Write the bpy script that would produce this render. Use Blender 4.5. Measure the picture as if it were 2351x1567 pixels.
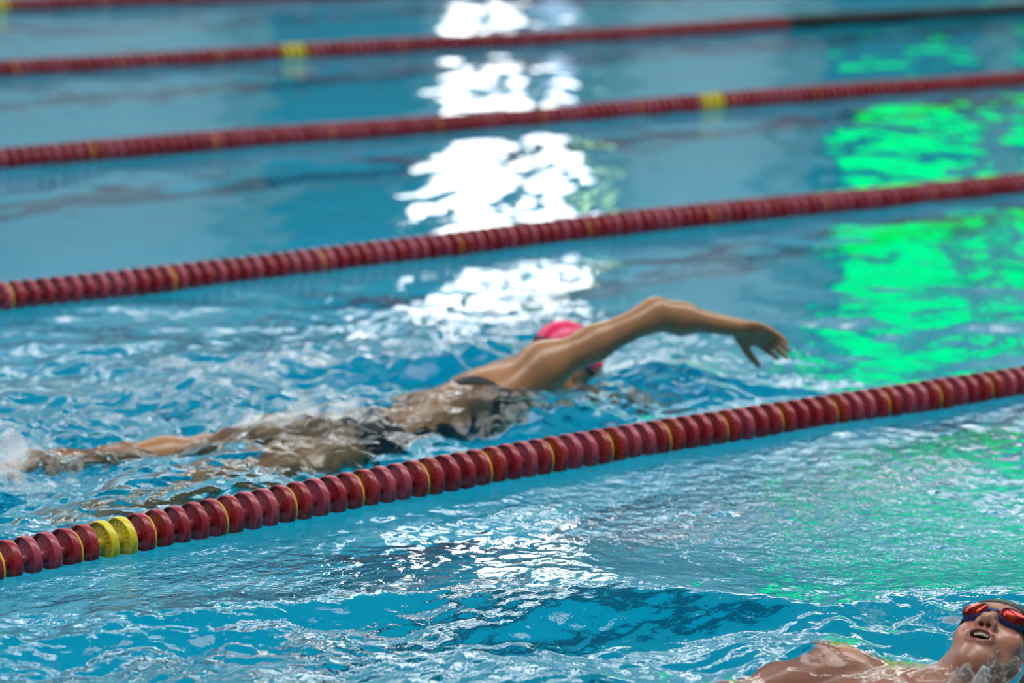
import bpy, bmesh, math, random
import numpy as np
from mathutils import Vector, Matrix

for o in list(bpy.data.objects):
    bpy.data.objects.remove(o)
S = bpy.context.scene
COL = S.collection

# ------------------------------------------------------------------ camera
R_ = np.array([0.77803949, -0.62706786, 0.03795321])
U_ = np.array([0.10928394, 0.19459319, 0.97477716])
D_ = np.array([0.61863686, 0.75426745, -0.21992963])
cd = bpy.data.cameras.new('camera')
cam = bpy.data.objects.new('camera', cd)
COL.objects.link(cam)
cam.matrix_world = Matrix(((R_[0], U_[0], -D_[0], 0.0), (R_[1], U_[1], -D_[1], 0.0), (R_[2], U_[2], -D_[2], 1.7), (0, 0, 0, 1)))
cd.sensor_width = 36.0
cd.lens = 6500.0 / 2351.0 * 36.0
cd.clip_start = 0.2
cd.clip_end = 200
cd.dof.use_dof = True
cd.dof.focus_distance = 5.55
cd.dof.aperture_fstop = 2.4
S.camera = cam

# ------------------------------------------------------------------ world, exposure
w = bpy.data.worlds.new('world')
S.world = w
w.use_nodes = True
w.node_tree.nodes['Background'].inputs[0].default_value = (0.75, 0.87, 1, 1)
w.node_tree.nodes['Background'].inputs[1].default_value = 0.6
S.view_settings.view_transform = 'Standard'
S.view_settings.look = 'None'
S.view_settings.exposure = 0.0
S.view_settings.gamma = 1.0
S.view_settings.use_curve_mapping = False
cy = S.cycles
cy.max_bounces = 8
cy.diffuse_bounces = 2
cy.glossy_bounces = 4
cy.transmission_bounces = 6
cy.volume_bounces = 0
cy.transparent_max_bounces = 8
cy.caustics_reflective = True
cy.caustics_refractive = True
cy.blur_glossy = 0.3
cy.sample_clamp_indirect = 12.0
cy.use_denoising = True

# ceiling lamps and daylight windows: (strengths used by the builders further down)
LAMP_L = 7.2
WINDOW_L = 7.5
GREEN_L = 2.6

# ------------------------------------------------------------------ helpers
def link(name, me, mat=None, parent=None):
    o = bpy.data.objects.new(name, me)
    COL.objects.link(o)
    if mat is not None and not me.materials:
        me.materials.append(mat)
    if parent is not None:
        o.parent = parent
    return o

def tag(o, label=None, cat=None, group=None, kind=None):
    if label: o['label'] = label
    if cat: o['category'] = cat
    if group: o['group'] = group
    if kind: o['kind'] = kind
    return o

def empty(name, loc=(0, 0, 0)):
    o = bpy.data.objects.new(name, None)
    o.empty_display_size = 0.1
    o.location = loc
    COL.objects.link(o)
    return o

def npmesh(name, V, F, smooth=True):
    """V (n,3), F (m,4) or (m,3) int arrays"""
    me = bpy.data.meshes.new(name)
    V = np.ascontiguousarray(V, dtype=np.float32)
    F = np.ascontiguousarray(F, dtype=np.int32)
    n, k = F.shape
    me.vertices.add(len(V)); me.vertices.foreach_set('co', V.ravel())
    me.loops.add(n * k); me.loops.foreach_set('vertex_index', F.ravel())
    me.polygons.add(n)
    me.polygons.foreach_set('loop_start', np.arange(0, n * k, k, dtype=np.int32))
    if smooth:
        me.polygons.foreach_set('use_smooth', np.ones(n, dtype=bool))
    me.update(calc_edges=True)
    me.validate()
    return me

def bm_mesh(name, bm, smooth=False):
    me = bpy.data.meshes.new(name)
    bmesh.ops.recalc_face_normals(bm, faces=bm.faces)
    if smooth:
        for f in bm.faces: f.smooth = True
    bm.to_mesh(me); bm.free()
    return me

def add_box(bm, x0, x1, y0, y1, z0, z1):
    vs = [bm.verts.new((x, y, z)) for x in (x0, x1) for y in (y0, y1) for z in (z0, z1)]
    for q in ((0, 1, 3, 2), (4, 6, 7, 5), (0, 4, 5, 1), (2, 3, 7, 6), (0, 2, 6, 4), (1, 5, 7, 3)):
        bm.faces.new([vs[i] for i in q])

def box(name, b, mat, parent=None):
    bm = bmesh.new(); add_box(bm, *b)
    return link(name, bm_mesh(name, bm), mat, parent)

# ------------------------------------------------------------------ materials
def newmat(name):
    m = bpy.data.materials.new(name); m.use_nodes = True
    nt = m.node_tree
    for n in list(nt.nodes):
        if n.type != 'OUTPUT_MATERIAL': nt.nodes.remove(n)
    return m, nt, nt.nodes['Material Output']

def N(nt, t, **kw):
    n = nt.nodes.new(t)
    for k, v in kw.items():
        if k.startswith('i_'):
            n.inputs[k[2:].replace('_', ' ')].default_value = v
        else:
            setattr(n, k, v)
    return n

def principled(name, col, rough=0.5, spec=0.5, noise=0.0, nscale=20, bump=0.0, bscale=60, **kw):
    m, nt, out = newmat(name)
    p = N(nt, 'ShaderNodeBsdfPrincipled')
    p.inputs['Base Color'].default_value = (*col, 1)
    p.inputs['Roughness'].default_value = rough
    p.inputs['Specular IOR Level'].default_value = spec
    for k, v in kw.items(): p.inputs[k.replace('_', ' ')].default_value = v
    tc = N(nt, 'ShaderNodeTexCoord')
    if noise > 0:
        nz = N(nt, 'ShaderNodeTexNoise'); nz.inputs['Scale'].default_value = nscale; nz.inputs['Detail'].default_value = 4
        nt.links.new(tc.outputs['Object'], nz.inputs['Vector'])
        hs = N(nt, 'ShaderNodeMapRange'); hs.inputs['To Min'].default_value = 1 - noise; hs.inputs['To Max'].default_value = 1 + noise
        nt.links.new(nz.outputs['Fac'], hs.inputs['Value'])
        mx = N(nt, 'ShaderNodeVectorMath', operation='SCALE'); mx.inputs[0].default_value = col
        nt.links.new(hs.outputs[0], mx.inputs['Scale'])
        nt.links.new(mx.outputs[0], p.inputs['Base Color'])
    if bump > 0:
        nb = N(nt, 'ShaderNodeTexNoise'); nb.inputs['Scale'].default_value = bscale; nb.inputs['Detail'].default_value = 3
        nt.links.new(tc.outputs['Object'], nb.inputs['Vector'])
        b = N(nt, 'ShaderNodeBump'); b.inputs['Strength'].default_value = bump; b.inputs['Distance'].default_value = 0.01
        nt.links.new(nb.outputs['Fac'], b.inputs['Height']); nt.links.new(b.outputs[0], p.inputs['Normal'])
    nt.links.new(p.outputs[0], out.inputs[0])
    return m

def emitter(name, col, strength):
    m, nt, out = newmat(name)
    e = N(nt, 'ShaderNodeEmission'); e.inputs[0].default_value = (*col, 1); e.inputs[1].default_value = strength
    nt.links.new(e.outputs[0], out.inputs[0])
    return m

def tile_mat(name, c1, c2, scale, stripe=None):
    m, nt, out = newmat(name)
    p = N(nt, 'ShaderNodeBsdfPrincipled'); p.inputs['Roughness'].default_value = 0.35
    tc = N(nt, 'ShaderNodeTexCoord')
    br = N(nt, 'ShaderNodeTexBrick'); br.offset = 0
    br.inputs['Color1'].default_value = (*c1, 1); br.inputs['Color2'].default_value = (*c1, 1); br.inputs['Mortar'].default_value = (*c2, 1)
    br.inputs['Scale'].default_value = scale; br.inputs['Mortar Size'].default_value = 0.012
    br.inputs['Brick Width'].default_value = 1; br.inputs['Row Height'].default_value = 0.5
    nt.links.new(tc.outputs['Object'], br.inputs['Vector'])
    src = br.outputs['Color']
    if stripe:
        y0, pitch, width = stripe
        sx = N(nt, 'ShaderNodeSeparateXYZ'); nt.links.new(tc.outputs['Object'], sx.inputs[0])
        a = N(nt, 'ShaderNodeMath', operation='SUBTRACT'); a.inputs[1].default_value = y0 - pitch / 2
        nt.links.new(sx.outputs['Y'], a.inputs[0])
        b = N(nt, 'ShaderNodeMath', operation='FLOORED_MODULO'); b.inputs[1].default_value = pitch
        nt.links.new(a.outputs[0], b.inputs[0])
        c = N(nt, 'ShaderNodeMath', operation='SUBTRACT'); c.inputs[1].default_value = pitch / 2
        nt.links.new(b.outputs[0], c.inputs[0])
        d = N(nt, 'ShaderNodeMath', operation='ABSOLUTE'); nt.links.new(c.outputs[0], d.inputs[0])
        e = N(nt, 'ShaderNodeMath', operation='LESS_THAN'); e.inputs[1].default_value = width / 2
        nt.links.new(d.outputs[0], e.inputs[0])
        mx = N(nt, 'ShaderNodeMix', data_type='RGBA'); mx.inputs['B'].default_value = (0.008, 0.20, 0.26, 1)
        nt.links.new(e.outputs[0], mx.inputs['Factor']); nt.links.new(src, mx.inputs['A'])
        src = mx.outputs['Result']
    nt.links.new(src, p.inputs['Base Color'])
    nt.links.new(p.outputs[0], out.inputs[0])
    return m

M_WALL = principled('wall_paint', (0.41, 0.50, 0.55), 0.8, 0.2, noise=0.06, nscale=1.5)
M_WALLDARK = principled('wall_dark_panel', (0.05, 0.13, 0.2), 0.7, 0.2, noise=0.1, nscale=2)
M_PILLAR = principled('pillar_paint', (0.22, 0.27, 0.27), 0.7, 0.2, noise=0.06, nscale=3)
M_CEIL = principled('ceiling_paint', (0.45, 0.47, 0.48), 0.9, 0.1, noise=0.05, nscale=1)
M_DECK = tile_mat('deck_tiles', (0.5, 0.5, 0.47), (0.35, 0.35, 0.34), 4)
M_FLOOR = tile_mat('pool_floor_tiles', (0.006, 0.66, 0.70), (0.006, 0.55, 0.60), 6, stripe=(5.82, 2.14, 0.22))
M_POOLWALL = tile_mat('pool_wall_tiles', (0.006, 0.64, 0.68), (0.006, 0.54, 0.58), 6)
M_LAMP = emitter('ceiling_lamp_diffuser', (1.0, 0.98, 0.95), LAMP_L)
M_WIN = emitter('daylight_window_pane', (0.95, 0.98, 1.0), WINDOW_L)
M_WINFAINT = emitter('faint_window_pane', (0.55, 0.72, 1.0), 1.6)
M_PLANT = emitter('sunlit_foliage_pane', (0.62, 0.9, 0.35), 3.0)
M_GREEN = emitter('green_led', (0.0, 1.0, 0.03), GREEN_L)
M_FRAME = principled('window_frame_metal', (0.2, 0.22, 0.24), 0.5)
M_BLACKPL = principled('black_casing', (0.02, 0.02, 0.025), 0.5)

def plastic(name, col, rough=0.32):
    return principled(name, col, rough, 0.5, noise=0.12, nscale=40, bump=0.08, bscale=120)
M_RED = plastic('red_float_plastic', (0.30, 0.016, 0.032))
M_ROSE = plastic('painted_sheen_red_float_plastic', (0.36, 0.05, 0.085))  # pinker second red: sheen of the lit bands painted into the colour
M_YELLOW = plastic('yellow_float_plastic', (0.72, 0.60, 0.035))
M_CORE = plastic('yellow_foam_core', (0.75, 0.50, 0.01), 0.6)
M_BLACKDISC = plastic('black_float_plastic', (0.012, 0.012, 0.014))
M_CABLE = principled('steel_cable', (0.35, 0.35, 0.36), 0.35, Metallic=1.0)

# water
def water_mat(name, absorb=True, bump=True):
    m, nt, out = newmat(name)
    g = N(nt, 'ShaderNodeBsdfGlass'); g.inputs['IOR'].default_value = 1.333; g.inputs['Roughness'].default_value = 0.0
    g.inputs['Color'].default_value = (1, 1, 1, 1)
    if bump:
        tc = N(nt, 'ShaderNodeTexCoord')
        at = N(nt, 'ShaderNodeAttribute', attribute_name='ripple')
        n1 = N(nt, 'ShaderNodeTexNoise'); n1.inputs['Scale'].default_value = 30; n1.inputs['Detail'].default_value = 3; n1.inputs['Roughness'].default_value = 0.55
        n1.inputs['Distortion'].default_value = 0.6
        nt.links.new(tc.outputs['Object'], n1.inputs['Vector'])
        mul = N(nt, 'ShaderNodeMath', operation='MULTIPLY')
        nt.links.new(n1.outputs['Fac'], mul.inputs[0]); nt.links.new(at.outputs['Fac'], mul.inputs[1])
        b = N(nt, 'ShaderNodeBump'); b.inputs['Strength'].default_value = 1.0; b.inputs['Distance'].default_value = 0.012
        nt.links.new(mul.outputs[0], b.inputs['Height']); nt.links.new(b.outputs[0], g.inputs['Normal'])
    surf = g.outputs[0]
    if bump:
        fr = N(nt, 'ShaderNodeAttribute', attribute_name='froth')
        fn = N(nt, 'ShaderNodeTexNoise'); fn.inputs['Scale'].default_value = 130; fn.inputs['Detail'].default_value = 5; fn.inputs['Roughness'].default_value = 0.7
        nt.links.new(tc.outputs['Object'], fn.inputs['Vector'])
        ad = N(nt, 'ShaderNodeMath', operation='ADD'); nt.links.new(fr.outputs['Fac'], ad.inputs[0]); nt.links.new(fn.outputs['Fac'], ad.inputs[1])
        mr = N(nt, 'ShaderNodeMapRange'); mr.inputs['From Min'].default_value = 0.78; mr.inputs['From Max'].default_value = 1.25; mr.inputs['To Max'].default_value = 0.6
        nt.links.new(ad.outputs[0], mr.inputs['Value'])
        df = N(nt, 'ShaderNodeBsdfDiffuse'); df.inputs['Color'].default_value = (0.78, 0.86, 0.9, 1)
        mx = N(nt, 'ShaderNodeMixShader'); nt.links.new(mr.outputs[0], mx.inputs[0]); nt.links.new(g.outputs[0], mx.inputs[1]); nt.links.new(df.outputs[0], mx.inputs[2])
        surf = mx.outputs[0]
    nt.links.new(surf, out.inputs['Surface'])
    if absorb:
        v = N(nt, 'ShaderNodeVolumeAbsorption'); v.inputs['Color'].default_value = (0.12, 0.88, 0.97, 1); v.inputs['Density'].default_value = 0.75
        nt.links.new(v.outputs[0], out.inputs['Volume'])
    return m
M_WATER = water_mat('pool_water')
M_DROP = water_mat('splash_water', absorb=False, bump=False)

# ------------------------------------------------------------------ the hall
X0, X1, Y0, Y1, ZC = -14.0, 34.0, -7.0, 21.0, 8.5
PX0, PX1, PY0, PY1, PD = -6.0, 29.0, 0.9, 17.7, -2.0      # pool basin
def struct(o, label=None):
    o['kind'] = 'structure'
    if label: o['label'] = label
    return o
struct(box('floor', (PX0, PX1, PY0, PY1, PD - 0.1, PD), M_FLOOR), 'blue tiled pool floor with dark lane stripes seen through the water')
struct(box('wall_pool_near', (PX0, PX1, PY0 - 0.1, PY0, PD, 0.1), M_POOLWALL))
struct(box('wall_pool_far', (PX0, PX1, PY1, PY1 + 0.1, PD, 0.1), M_POOLWALL))
struct(box('wall_pool_left', (PX0 - 0.1, PX0, PY0, PY1, PD, 0.1), M_POOLWALL))
struct(box('wall_pool_right', (PX1, PX1 + 0.1, PY0, PY1, PD, 0.1), M_POOLWALL))
bm = bmesh.new()
add_box(bm, X0, X1, Y0, PY0 - 0.1, -0.1, 0.12); add_box(bm, X0, X1, PY1 + 0.1, Y1, -0.1, 0.12)
add_box(bm, X0, PX0 - 0.1, PY0 - 0.1, PY1 + 0.1, -0.1, 0.12); add_box(bm, PX1 + 0.1, X1, PY0 - 0.1, PY1 + 0.1, -0.1, 0.12)
struct(link('floor_deck', bm_mesh('floor_deck', bm), M_DECK))
struct(box('wall_near', (X0, X1, Y0 - 0.2, Y0, 0, ZC), M_WALL))
struct(box('wall_left', (X0 - 0.2, X0, Y0, Y1, 0, ZC), M_WALL))
struct(box('wall_right', (X1, X1 + 0.2, Y0, Y1, 0, ZC), M_WALL))
struct(box('ceiling', (X0, X1, Y0, Y1, ZC, ZC + 0.2), M_CEIL))
struct(box('wall_far', (X0, X1, Y1, Y1 + 0.2, 0, ZC), M_WALL))

# windows and dark panels on the far wall (their mirror images streak the water)
def window(n, x0, x1, z0, z1, mat, nm=1, nr=3):
    bm = bmesh.new(); t = 0.05
    for k in range(nm + 1):
        xx = x0 + (x1 - x0) * k / nm
        add_box(bm, xx - t, xx + t, Y1 - 0.12, Y1 - 0.02, z0, z1)
    for k in range(nr + 1):
        zz = z0 + (z1 - z0) * k / nr
        add_box(bm, x0, x1, Y1 - 0.11, Y1 - 0.03, zz - t * 0.7, zz + t * 0.7)
    f = struct(link('window_%d' % n, bm_mesh('window_frame', bm), M_FRAME))
    box('pane', (x0, x1, Y1 - 0.045, Y1 - 0.035, z0, z1), mat, f)
window(1, 16.15, 17.15, 2.15, 6.2, M_WIN, 1, 4)
window(2, 17.3, 17.9, 2.15, 6.2, M_WIN, 1, 4)
window(3, 17.95, 18.2, 2.4, 4.6, M_PLANT, 1, 2)
window(4, 16.15, 17.15, 0.5, 1.45, M_WIN, 2, 1)
window(5, 17.3, 17.9, 0.9, 2.0, M_WINFAINT, 1, 2)
def panel(name, x0, x1, z0, z1, mat=M_WALLDARK, d=0.02):
    return struct(box(name, (x0, x1, Y1 - d, Y1, z0, z1), mat))
panel('wall_panel', 14.2, 16.0, 0.1, 6.0)
panel('wall_panel', 21.3, 28.5, 0.1, 6.5)
panel('wall_panel', 20.9, 29.0, 5.66, 6.5, M_BLACKPL, 0.06)
for i, x in enumerate((11.0, 14.0, 18.3, 20.9, 23.9)):
    struct(box('pillar', (x - 0.12, x + 0.12, Y1 - 0.3, Y1, 0.1, ZC), M_PILLAR))

# ceiling lamps
i = 0
for yy in (4.2, 18.6):
    for xx in (-8, -1, 6, 13, 20, 27):
        t = empty('ceiling_light', (xx, yy, ZC))
        tag(t, 'long white ceiling light panel above the pool', 'light', 'ceiling light panels above the pool')
        bm = bmesh.new(); add_box(bm, -2.9, 2.9, -1.7, 1.7, -0.12, 0.0)
        bmx = bm_mesh('housing', bm); link('housing', bmx, M_FRAME, t)
        bm = bmesh.new(); add_box(bm, -2.8, 2.8, -1.6, 1.6, -0.14, -0.121)
        link('diffuser', bm_mesh('diffuser', bm), M_LAMP, t)

# green display boards on the far wall
for k, (x0, x1, lab) in enumerate(((21.5, 23.7, 'tall bright green glowing display board on the far wall, nearer the white window'),
                                   (24.15, 27.4, 'tall bright green glowing display board on the far wall, farther from the white window'))):
    t = empty('display_board', ((x0 + x1) / 2, Y1, 4.0)); tag(t, lab, 'display', 'green display boards on the far wall')
    hw = (x1 - x0) / 2
    bm = bmesh.new(); add_box(bm, -hw, hw, -0.14, -0.025, -1.3, 1.6); link('casing', bm_mesh('casing', bm), M_BLACKPL, t)
    bm = bmesh.new(); add_box(bm, -hw + 0.08, hw - 0.08, -0.15, -0.141, -1.2, 1.5); link('screen', bm_mesh('screen', bm), M_GREEN, t)

# ------------------------------------------------------------------ noise
def _hash(ix, iy, seed):
    h = (ix.astype(np.int64) * 374761393 + iy.astype(np.int64) * 668265263 + seed * 1442695041) & 0xffffffff
    h = ((h ^ (h >> 13)) * 1274126177) & 0xffffffff
    return (h ^ (h >> 16)) & 0xffffffff
def perlin(x, y, seed=0):
    xi = np.floor(x); yi = np.floor(y); xf = x - xi; yf = y - yi
    u = xf * xf * xf * (xf * (xf * 6 - 15) + 10); v = yf * yf * yf * (yf * (yf * 6 - 15) + 10)
    def g(dx, dy):
        a = _hash(xi + dx, yi + dy, seed) * (2 * math.pi / 4294967296.0)
        return np.cos(a) * (xf - dx) + np.sin(a) * (yf - dy)
    a = g(0, 0) * (1 - u) + g(1, 0) * u
    b = g(0, 1) * (1 - u) + g(1, 1) * u
    return (a * (1 - v) + b * v) * 1.5
def sstep(a, b, x):
    t = np.clip((x - a) / (b - a), 0, 1); return t * t * (3 - 2 * t)
def gauss(x, y, cx, cy, sx, sy=None, rot=0.0):
    sy = sy or sx; dx = x - cx; dy = y - cy; c, s = math.cos(rot), math.sin(rot)
    return np.exp(-0.5 * (((dx * c + dy * s) / sx) ** 2 + ((-dx * s + dy * c) / sy) ** 2))
def rot(x, y, a):
    return x * math.cos(a) + y * math.sin(a), -x * math.sin(a) + y * math.cos(a)
def ridged(x, y, f, seed):
    return 1 - 2 * np.abs(perlin(x * f, y * f, seed))

# ------------------------------------------------------------------ lane rope centre lines
def rope_y(k, x):
    x = np.asarray(x, float)
    if k == 0:
        xs = np.clip(x, 2.3, 5.8); y = 4.3806 + 0.19375 * xs - 0.02401 * xs ** 2
        return y + (x - xs) * 0.02 * 0
    if k == 1: return 6.89 + 0.02 * np.sin(x * 1.3)
    if k == 2: return 8.965 + 0.004 * (x - 5)
    if k == 3: return 11.135 + 0.0085 * np.clip(x - 8.5, 0, 9) ** 1.6
    return 13.35 - 0.0 * x

# ------------------------------------------------------------------ water surface
def wave_fields(x, y):
    y1 = rope_y(0, x); y2 = rope_y(1, x)
    near = 1 - sstep(y1 - 0.08, y1 + 0.08, y)
    lane = sstep(y1 - 0.06, y1 + 0.10, y) * (1 - sstep(y2 - 0.18, y2 + 0.05, y))
    far = sstep(y2 - 0.15, y2 + 0.15, y)
    # gentle swell everywhere
    xa, ya = rot(x, y, 0.5)
    h = 0.0042 * perlin(xa * 1.6, ya * 2.0, 1) + 0.0036 * perlin(xa * 3.1 + 9, ya * 3.9, 2)
    h = h + (0.0036 * perlin(xa * 5.2, ya * 7.0, 3) + 0.0010 * perlin(xa * 10, ya * 13.0, 4)) * (0.6 + 0.5 * perlin(x * 0.9, y * 0.9, 31))
    h = h * (0.55 + 0.6 * far + 0.65 * lane)
    # swimmer lane: chop, strongest beside and behind the swimmer
    wake = (1 - sstep(4.6, 5.5, x)) * np.exp(-((y - 5.42) / 0.72) ** 2)
    calm = sstep(5.75, 6.3, y) * sstep(3.9, 4.8, x) + sstep(4.9, 5.5, x)
    wake = lane * (0.26 * (1 - 0.75 * np.clip(calm, 0, 1)) + 1.05 * wake)
    xb, yb = rot(x, y, -0.25)
    chop = 0.032 * perlin(xb * 1.9, yb * 3.0, 5) + 0.022 * perlin(xb * 4.2, yb * 5.5, 6) + 0.010 * (ridged(xb, yb * 1.3, 5.0, 7) - 0.4)
    wx = x + 0.03 * perlin(x * 9, y * 9, 40); wy = y + 0.03 * perlin(x * 9, y * 9, 41)
    chop = chop + 0.0055 * (ridged(wx, wy * 1.2, 11.0, 8) - 0.4) + 0.0028 * perlin(wx * 24, wy * 28, 9) + 0.0012 * perlin(wx * 50, wy * 55, 19)
    h = h + wake * chop
    # near lane: fine ripples, the backstroker's bow wave and wash
    rip = 0.0045 * perlin(xa * 2.6, ya * 4.2, 11) + 0.0022 * perlin(xa * 7, ya * 9.5, 12) + 0.0015 * perlin(xa * 17, ya * 22, 13) + 0.0007 * perlin(xa * 36, ya * 44, 14)
    h = h + near * rip
    # bow wave: ridge line running away from the head on the far side, its near face tilted to the pool edge
    yl = np.interp(x, [-8, 2.5, 2.75, 3.0, 3.36, 3.69, 4.04, 5.5], [4.45, 4.41, 4.35, 4.25, 4.03, 3.78, 3.53, 2.5]) + 0.03 * perlin(x * 3.0, y * 0 + 0.5, 33)
    dlt = y - yl
    ridge = np.where(dlt < 0, np.exp(-(dlt / 0.17) ** 2), np.exp(-(dlt / 0.30) ** 2))
    bow = near * ridge * (0.016 + 0.022 * sstep(2.9, 3.6, x) + 0.012 * perlin(x * 1.7, y * 1.7, 15))
    inside = near * (1 - sstep(yl - 0.12, yl + 0.06, y))
    wash = inside * (0.020 * perlin(xb * 2.4, yb * 3.4, 16) + 0.011 * perlin(xb * 6, yb * 7.5, 17) + (0.0040 * perlin(wx * 13, wy * 17, 18) + 0.0016 * perlin(wx * 32, wy * 40, 20)) * (0.5 + 0.9 * np.clip(perlin(x * 2.2, y * 2.2, 34) + 0.3, 0, 1) + 0.7 * (1 - sstep(2.8, 3.5, x))))
    h = h + bow + wash
    # local humps and hollows round the bodies
    h = h + 0.045 * gauss(x, y, 4.86, 5.30, 0.10, 0.16, 0.3) + 0.03 * gauss(x, y, 4.62, 5.66, 0.16, 0.10)
    h = h + gauss(x, y, 4.22, 5.17, 0.30, 0.07, -0.1) * (0.022 + 0.03 * np.abs(perlin(wx * 11, wy * 14, 21)))
    h = h + gauss(x, y, 3.86, 5.33, 0.24, 0.16) * (0.018 + 0.02 * np.abs(perlin(wx * 8, wy * 10, 36)))
    kick = gauss(x, y, 3.02, 5.5, 0.2, 0.22) + 0.7 * gauss(x, y, 3.83, 5.36, 0.14, 0.16)
    h = h + kick * (0.03 * np.abs(perlin(wx * 12, wy * 14, 22)) + 0.01)
    nk = gauss(x, y, 3.80, 3.165, 0.10, 0.045, -0.55)
    h = h + gauss(x, y, 3.62, 3.45, 0.09, 0.05) * (0.010 + 0.022 * perlin(wx * 9, wy * 10, 35))
    h = h + nk * (0.040 + 0.10 * np.abs(perlin(wx * 21, wy * 21, 23)))
    # fine-ripple strength for the surface bump
    rp = 0.05 + 0.03 * far * 0 + near * (0.38 * (1 - inside) * (0.6 + 0.9 * perlin(x * 1.3, y * 1.3, 24)) + (0.10 + 0.16 * (1 - sstep(2.8, 3.5, x))) * inside) + wake * 0.22
    rp = rp + 0.25 * kick + 0.3 * nk
    rp = np.clip(rp, 0.0, 1.0) * (1 - 0.8 * far)
    # froth: bubbles gathered where the water is beaten up
    fm = 0.6 * gauss(x, y, 3.0, 5.42, 0.10, 0.14) + 0.6 * gauss(x, y, 3.76, 5.36, 0.13, 0.10) + 0.5 * gauss(x, y, 4.42, 5.20, 0.17, 0.035, -0.2)
    fm = fm + 0.7 * gauss(x, y, 4.86, 5.34, 0.09, 0.10) + 0.3 * lane * gauss(x, y, 3.7, 5.95, 0.45, 0.2, -0.2) + 0.14 * wake
    fm = fm + near * (0.20 * np.exp(-((dlt - 0.0) / 0.03) ** 2) + 0.30 * gauss(x, y, 3.90, 3.50, 0.16, 0.05, -0.6)) + 0.6 * nk
    fm = fm * (0.75 + 0.8 * perlin(wx * 9, wy * 11, 26) + 0.5 * perlin(wx * 22, wy * 25, 27))
    return h, rp, np.clip(fm, 0, 1)

def build_water():
    # rows run across the viewing direction; fine in the middle, coarse towards the basin walls
    fwd = np.array([D_[0], D_[1]]); fwd /= np.linalg.norm(fwd); rgt = np.array([fwd[1], -fwd[0]])
    a = [4.2]
    while a[-1] < 19.0:
        a.append(a[-1] + 0.0052 * (a[-1] / 5.0) ** 1.35)
    A = np.array(a)
    lat = [0.0]
    while lat[-1] < 3.6:
        lat.append(lat[-1] + 0.0062 * max(1.0, (lat[-1] + 0.6) / 1.9))
    lat = np.array(lat); B = np.concatenate([-lat[:0:-1], lat])
    def graded(start, stop, d0, g):
        out = [start]; d = d0; sgn = 1 if stop > start else -1
        while (stop - out[-1]) * sgn > 0:
            d *= g; out.append(out[-1] + sgn * d)
        return np.array(out[1:])
    A = np.concatenate([graded(A[0], -18, 0.02, 1.12)[::-1], A, graded(A[-1], 40, 0.05, 1.15)])
    B = np.concatenate([graded(B[0], -28, 0.03, 1.12)[::-1], B, graded(B[-1], 28, 0.03, 1.12)])
    ga, gb = np.meshgrid(A, B, indexing='ij')
    x = ga * fwd[0] + gb * rgt[0]; y = ga * fwd[1] + gb * rgt[1]
    h, rp, fm = wave_fields(x, y)
    e = 0.005
    cx = np.clip(x, PX0 + e, PX1 - e); cyy = np.clip(y, PY0 + e, PY1 - e)
    na, nb = x.shape
    V = np.stack([cx, cyy, h], -1).reshape(-1, 3)
    idx = np.arange(na * nb).reshape(na, nb)
    F = np.stack([idx[:-1, :-1], idx[:-1, 1:], idx[1:, 1:], idx[1:, :-1]], -1).reshape(-1, 4)[:, ::-1]
    q = V[F]
    inb = ((q[:, :, 0].max(1) - q[:, :, 0].min(1)) > 1e-5) & ((q[:, :, 1].max(1) - q[:, :, 1].min(1)) > 1e-5)
    F = F[inb]
    used = np.zeros(len(V), bool); used[F.ravel()] = True
    remap = np.cumsum(used) - 1
    V = V[used]; F = remap[F]; rpv = rp.ravel()[used]; fmv = fm.ravel()[used]
    me = npmesh('pool_water', V, F)
    at = me.attributes.new('ripple', 'FLOAT', 'POINT'); at.data.foreach_set('value', rpv.astype(np.float32))
    at = me.attributes.new('froth', 'FLOAT', 'POINT'); at.data.foreach_set('value', fmv.astype(np.float32))
    o = link('pool_water', me, M_WATER)
    tag(o, 'rippling clear blue pool water filling the lanes between the ropes', 'water', kind='stuff')
    # make sure the sheet faces up
    if me.polygons[len(me.polygons) // 2].normal.z < 0: me.flip_normals()
    print('water verts', len(V))
    return o
build_water()

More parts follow.
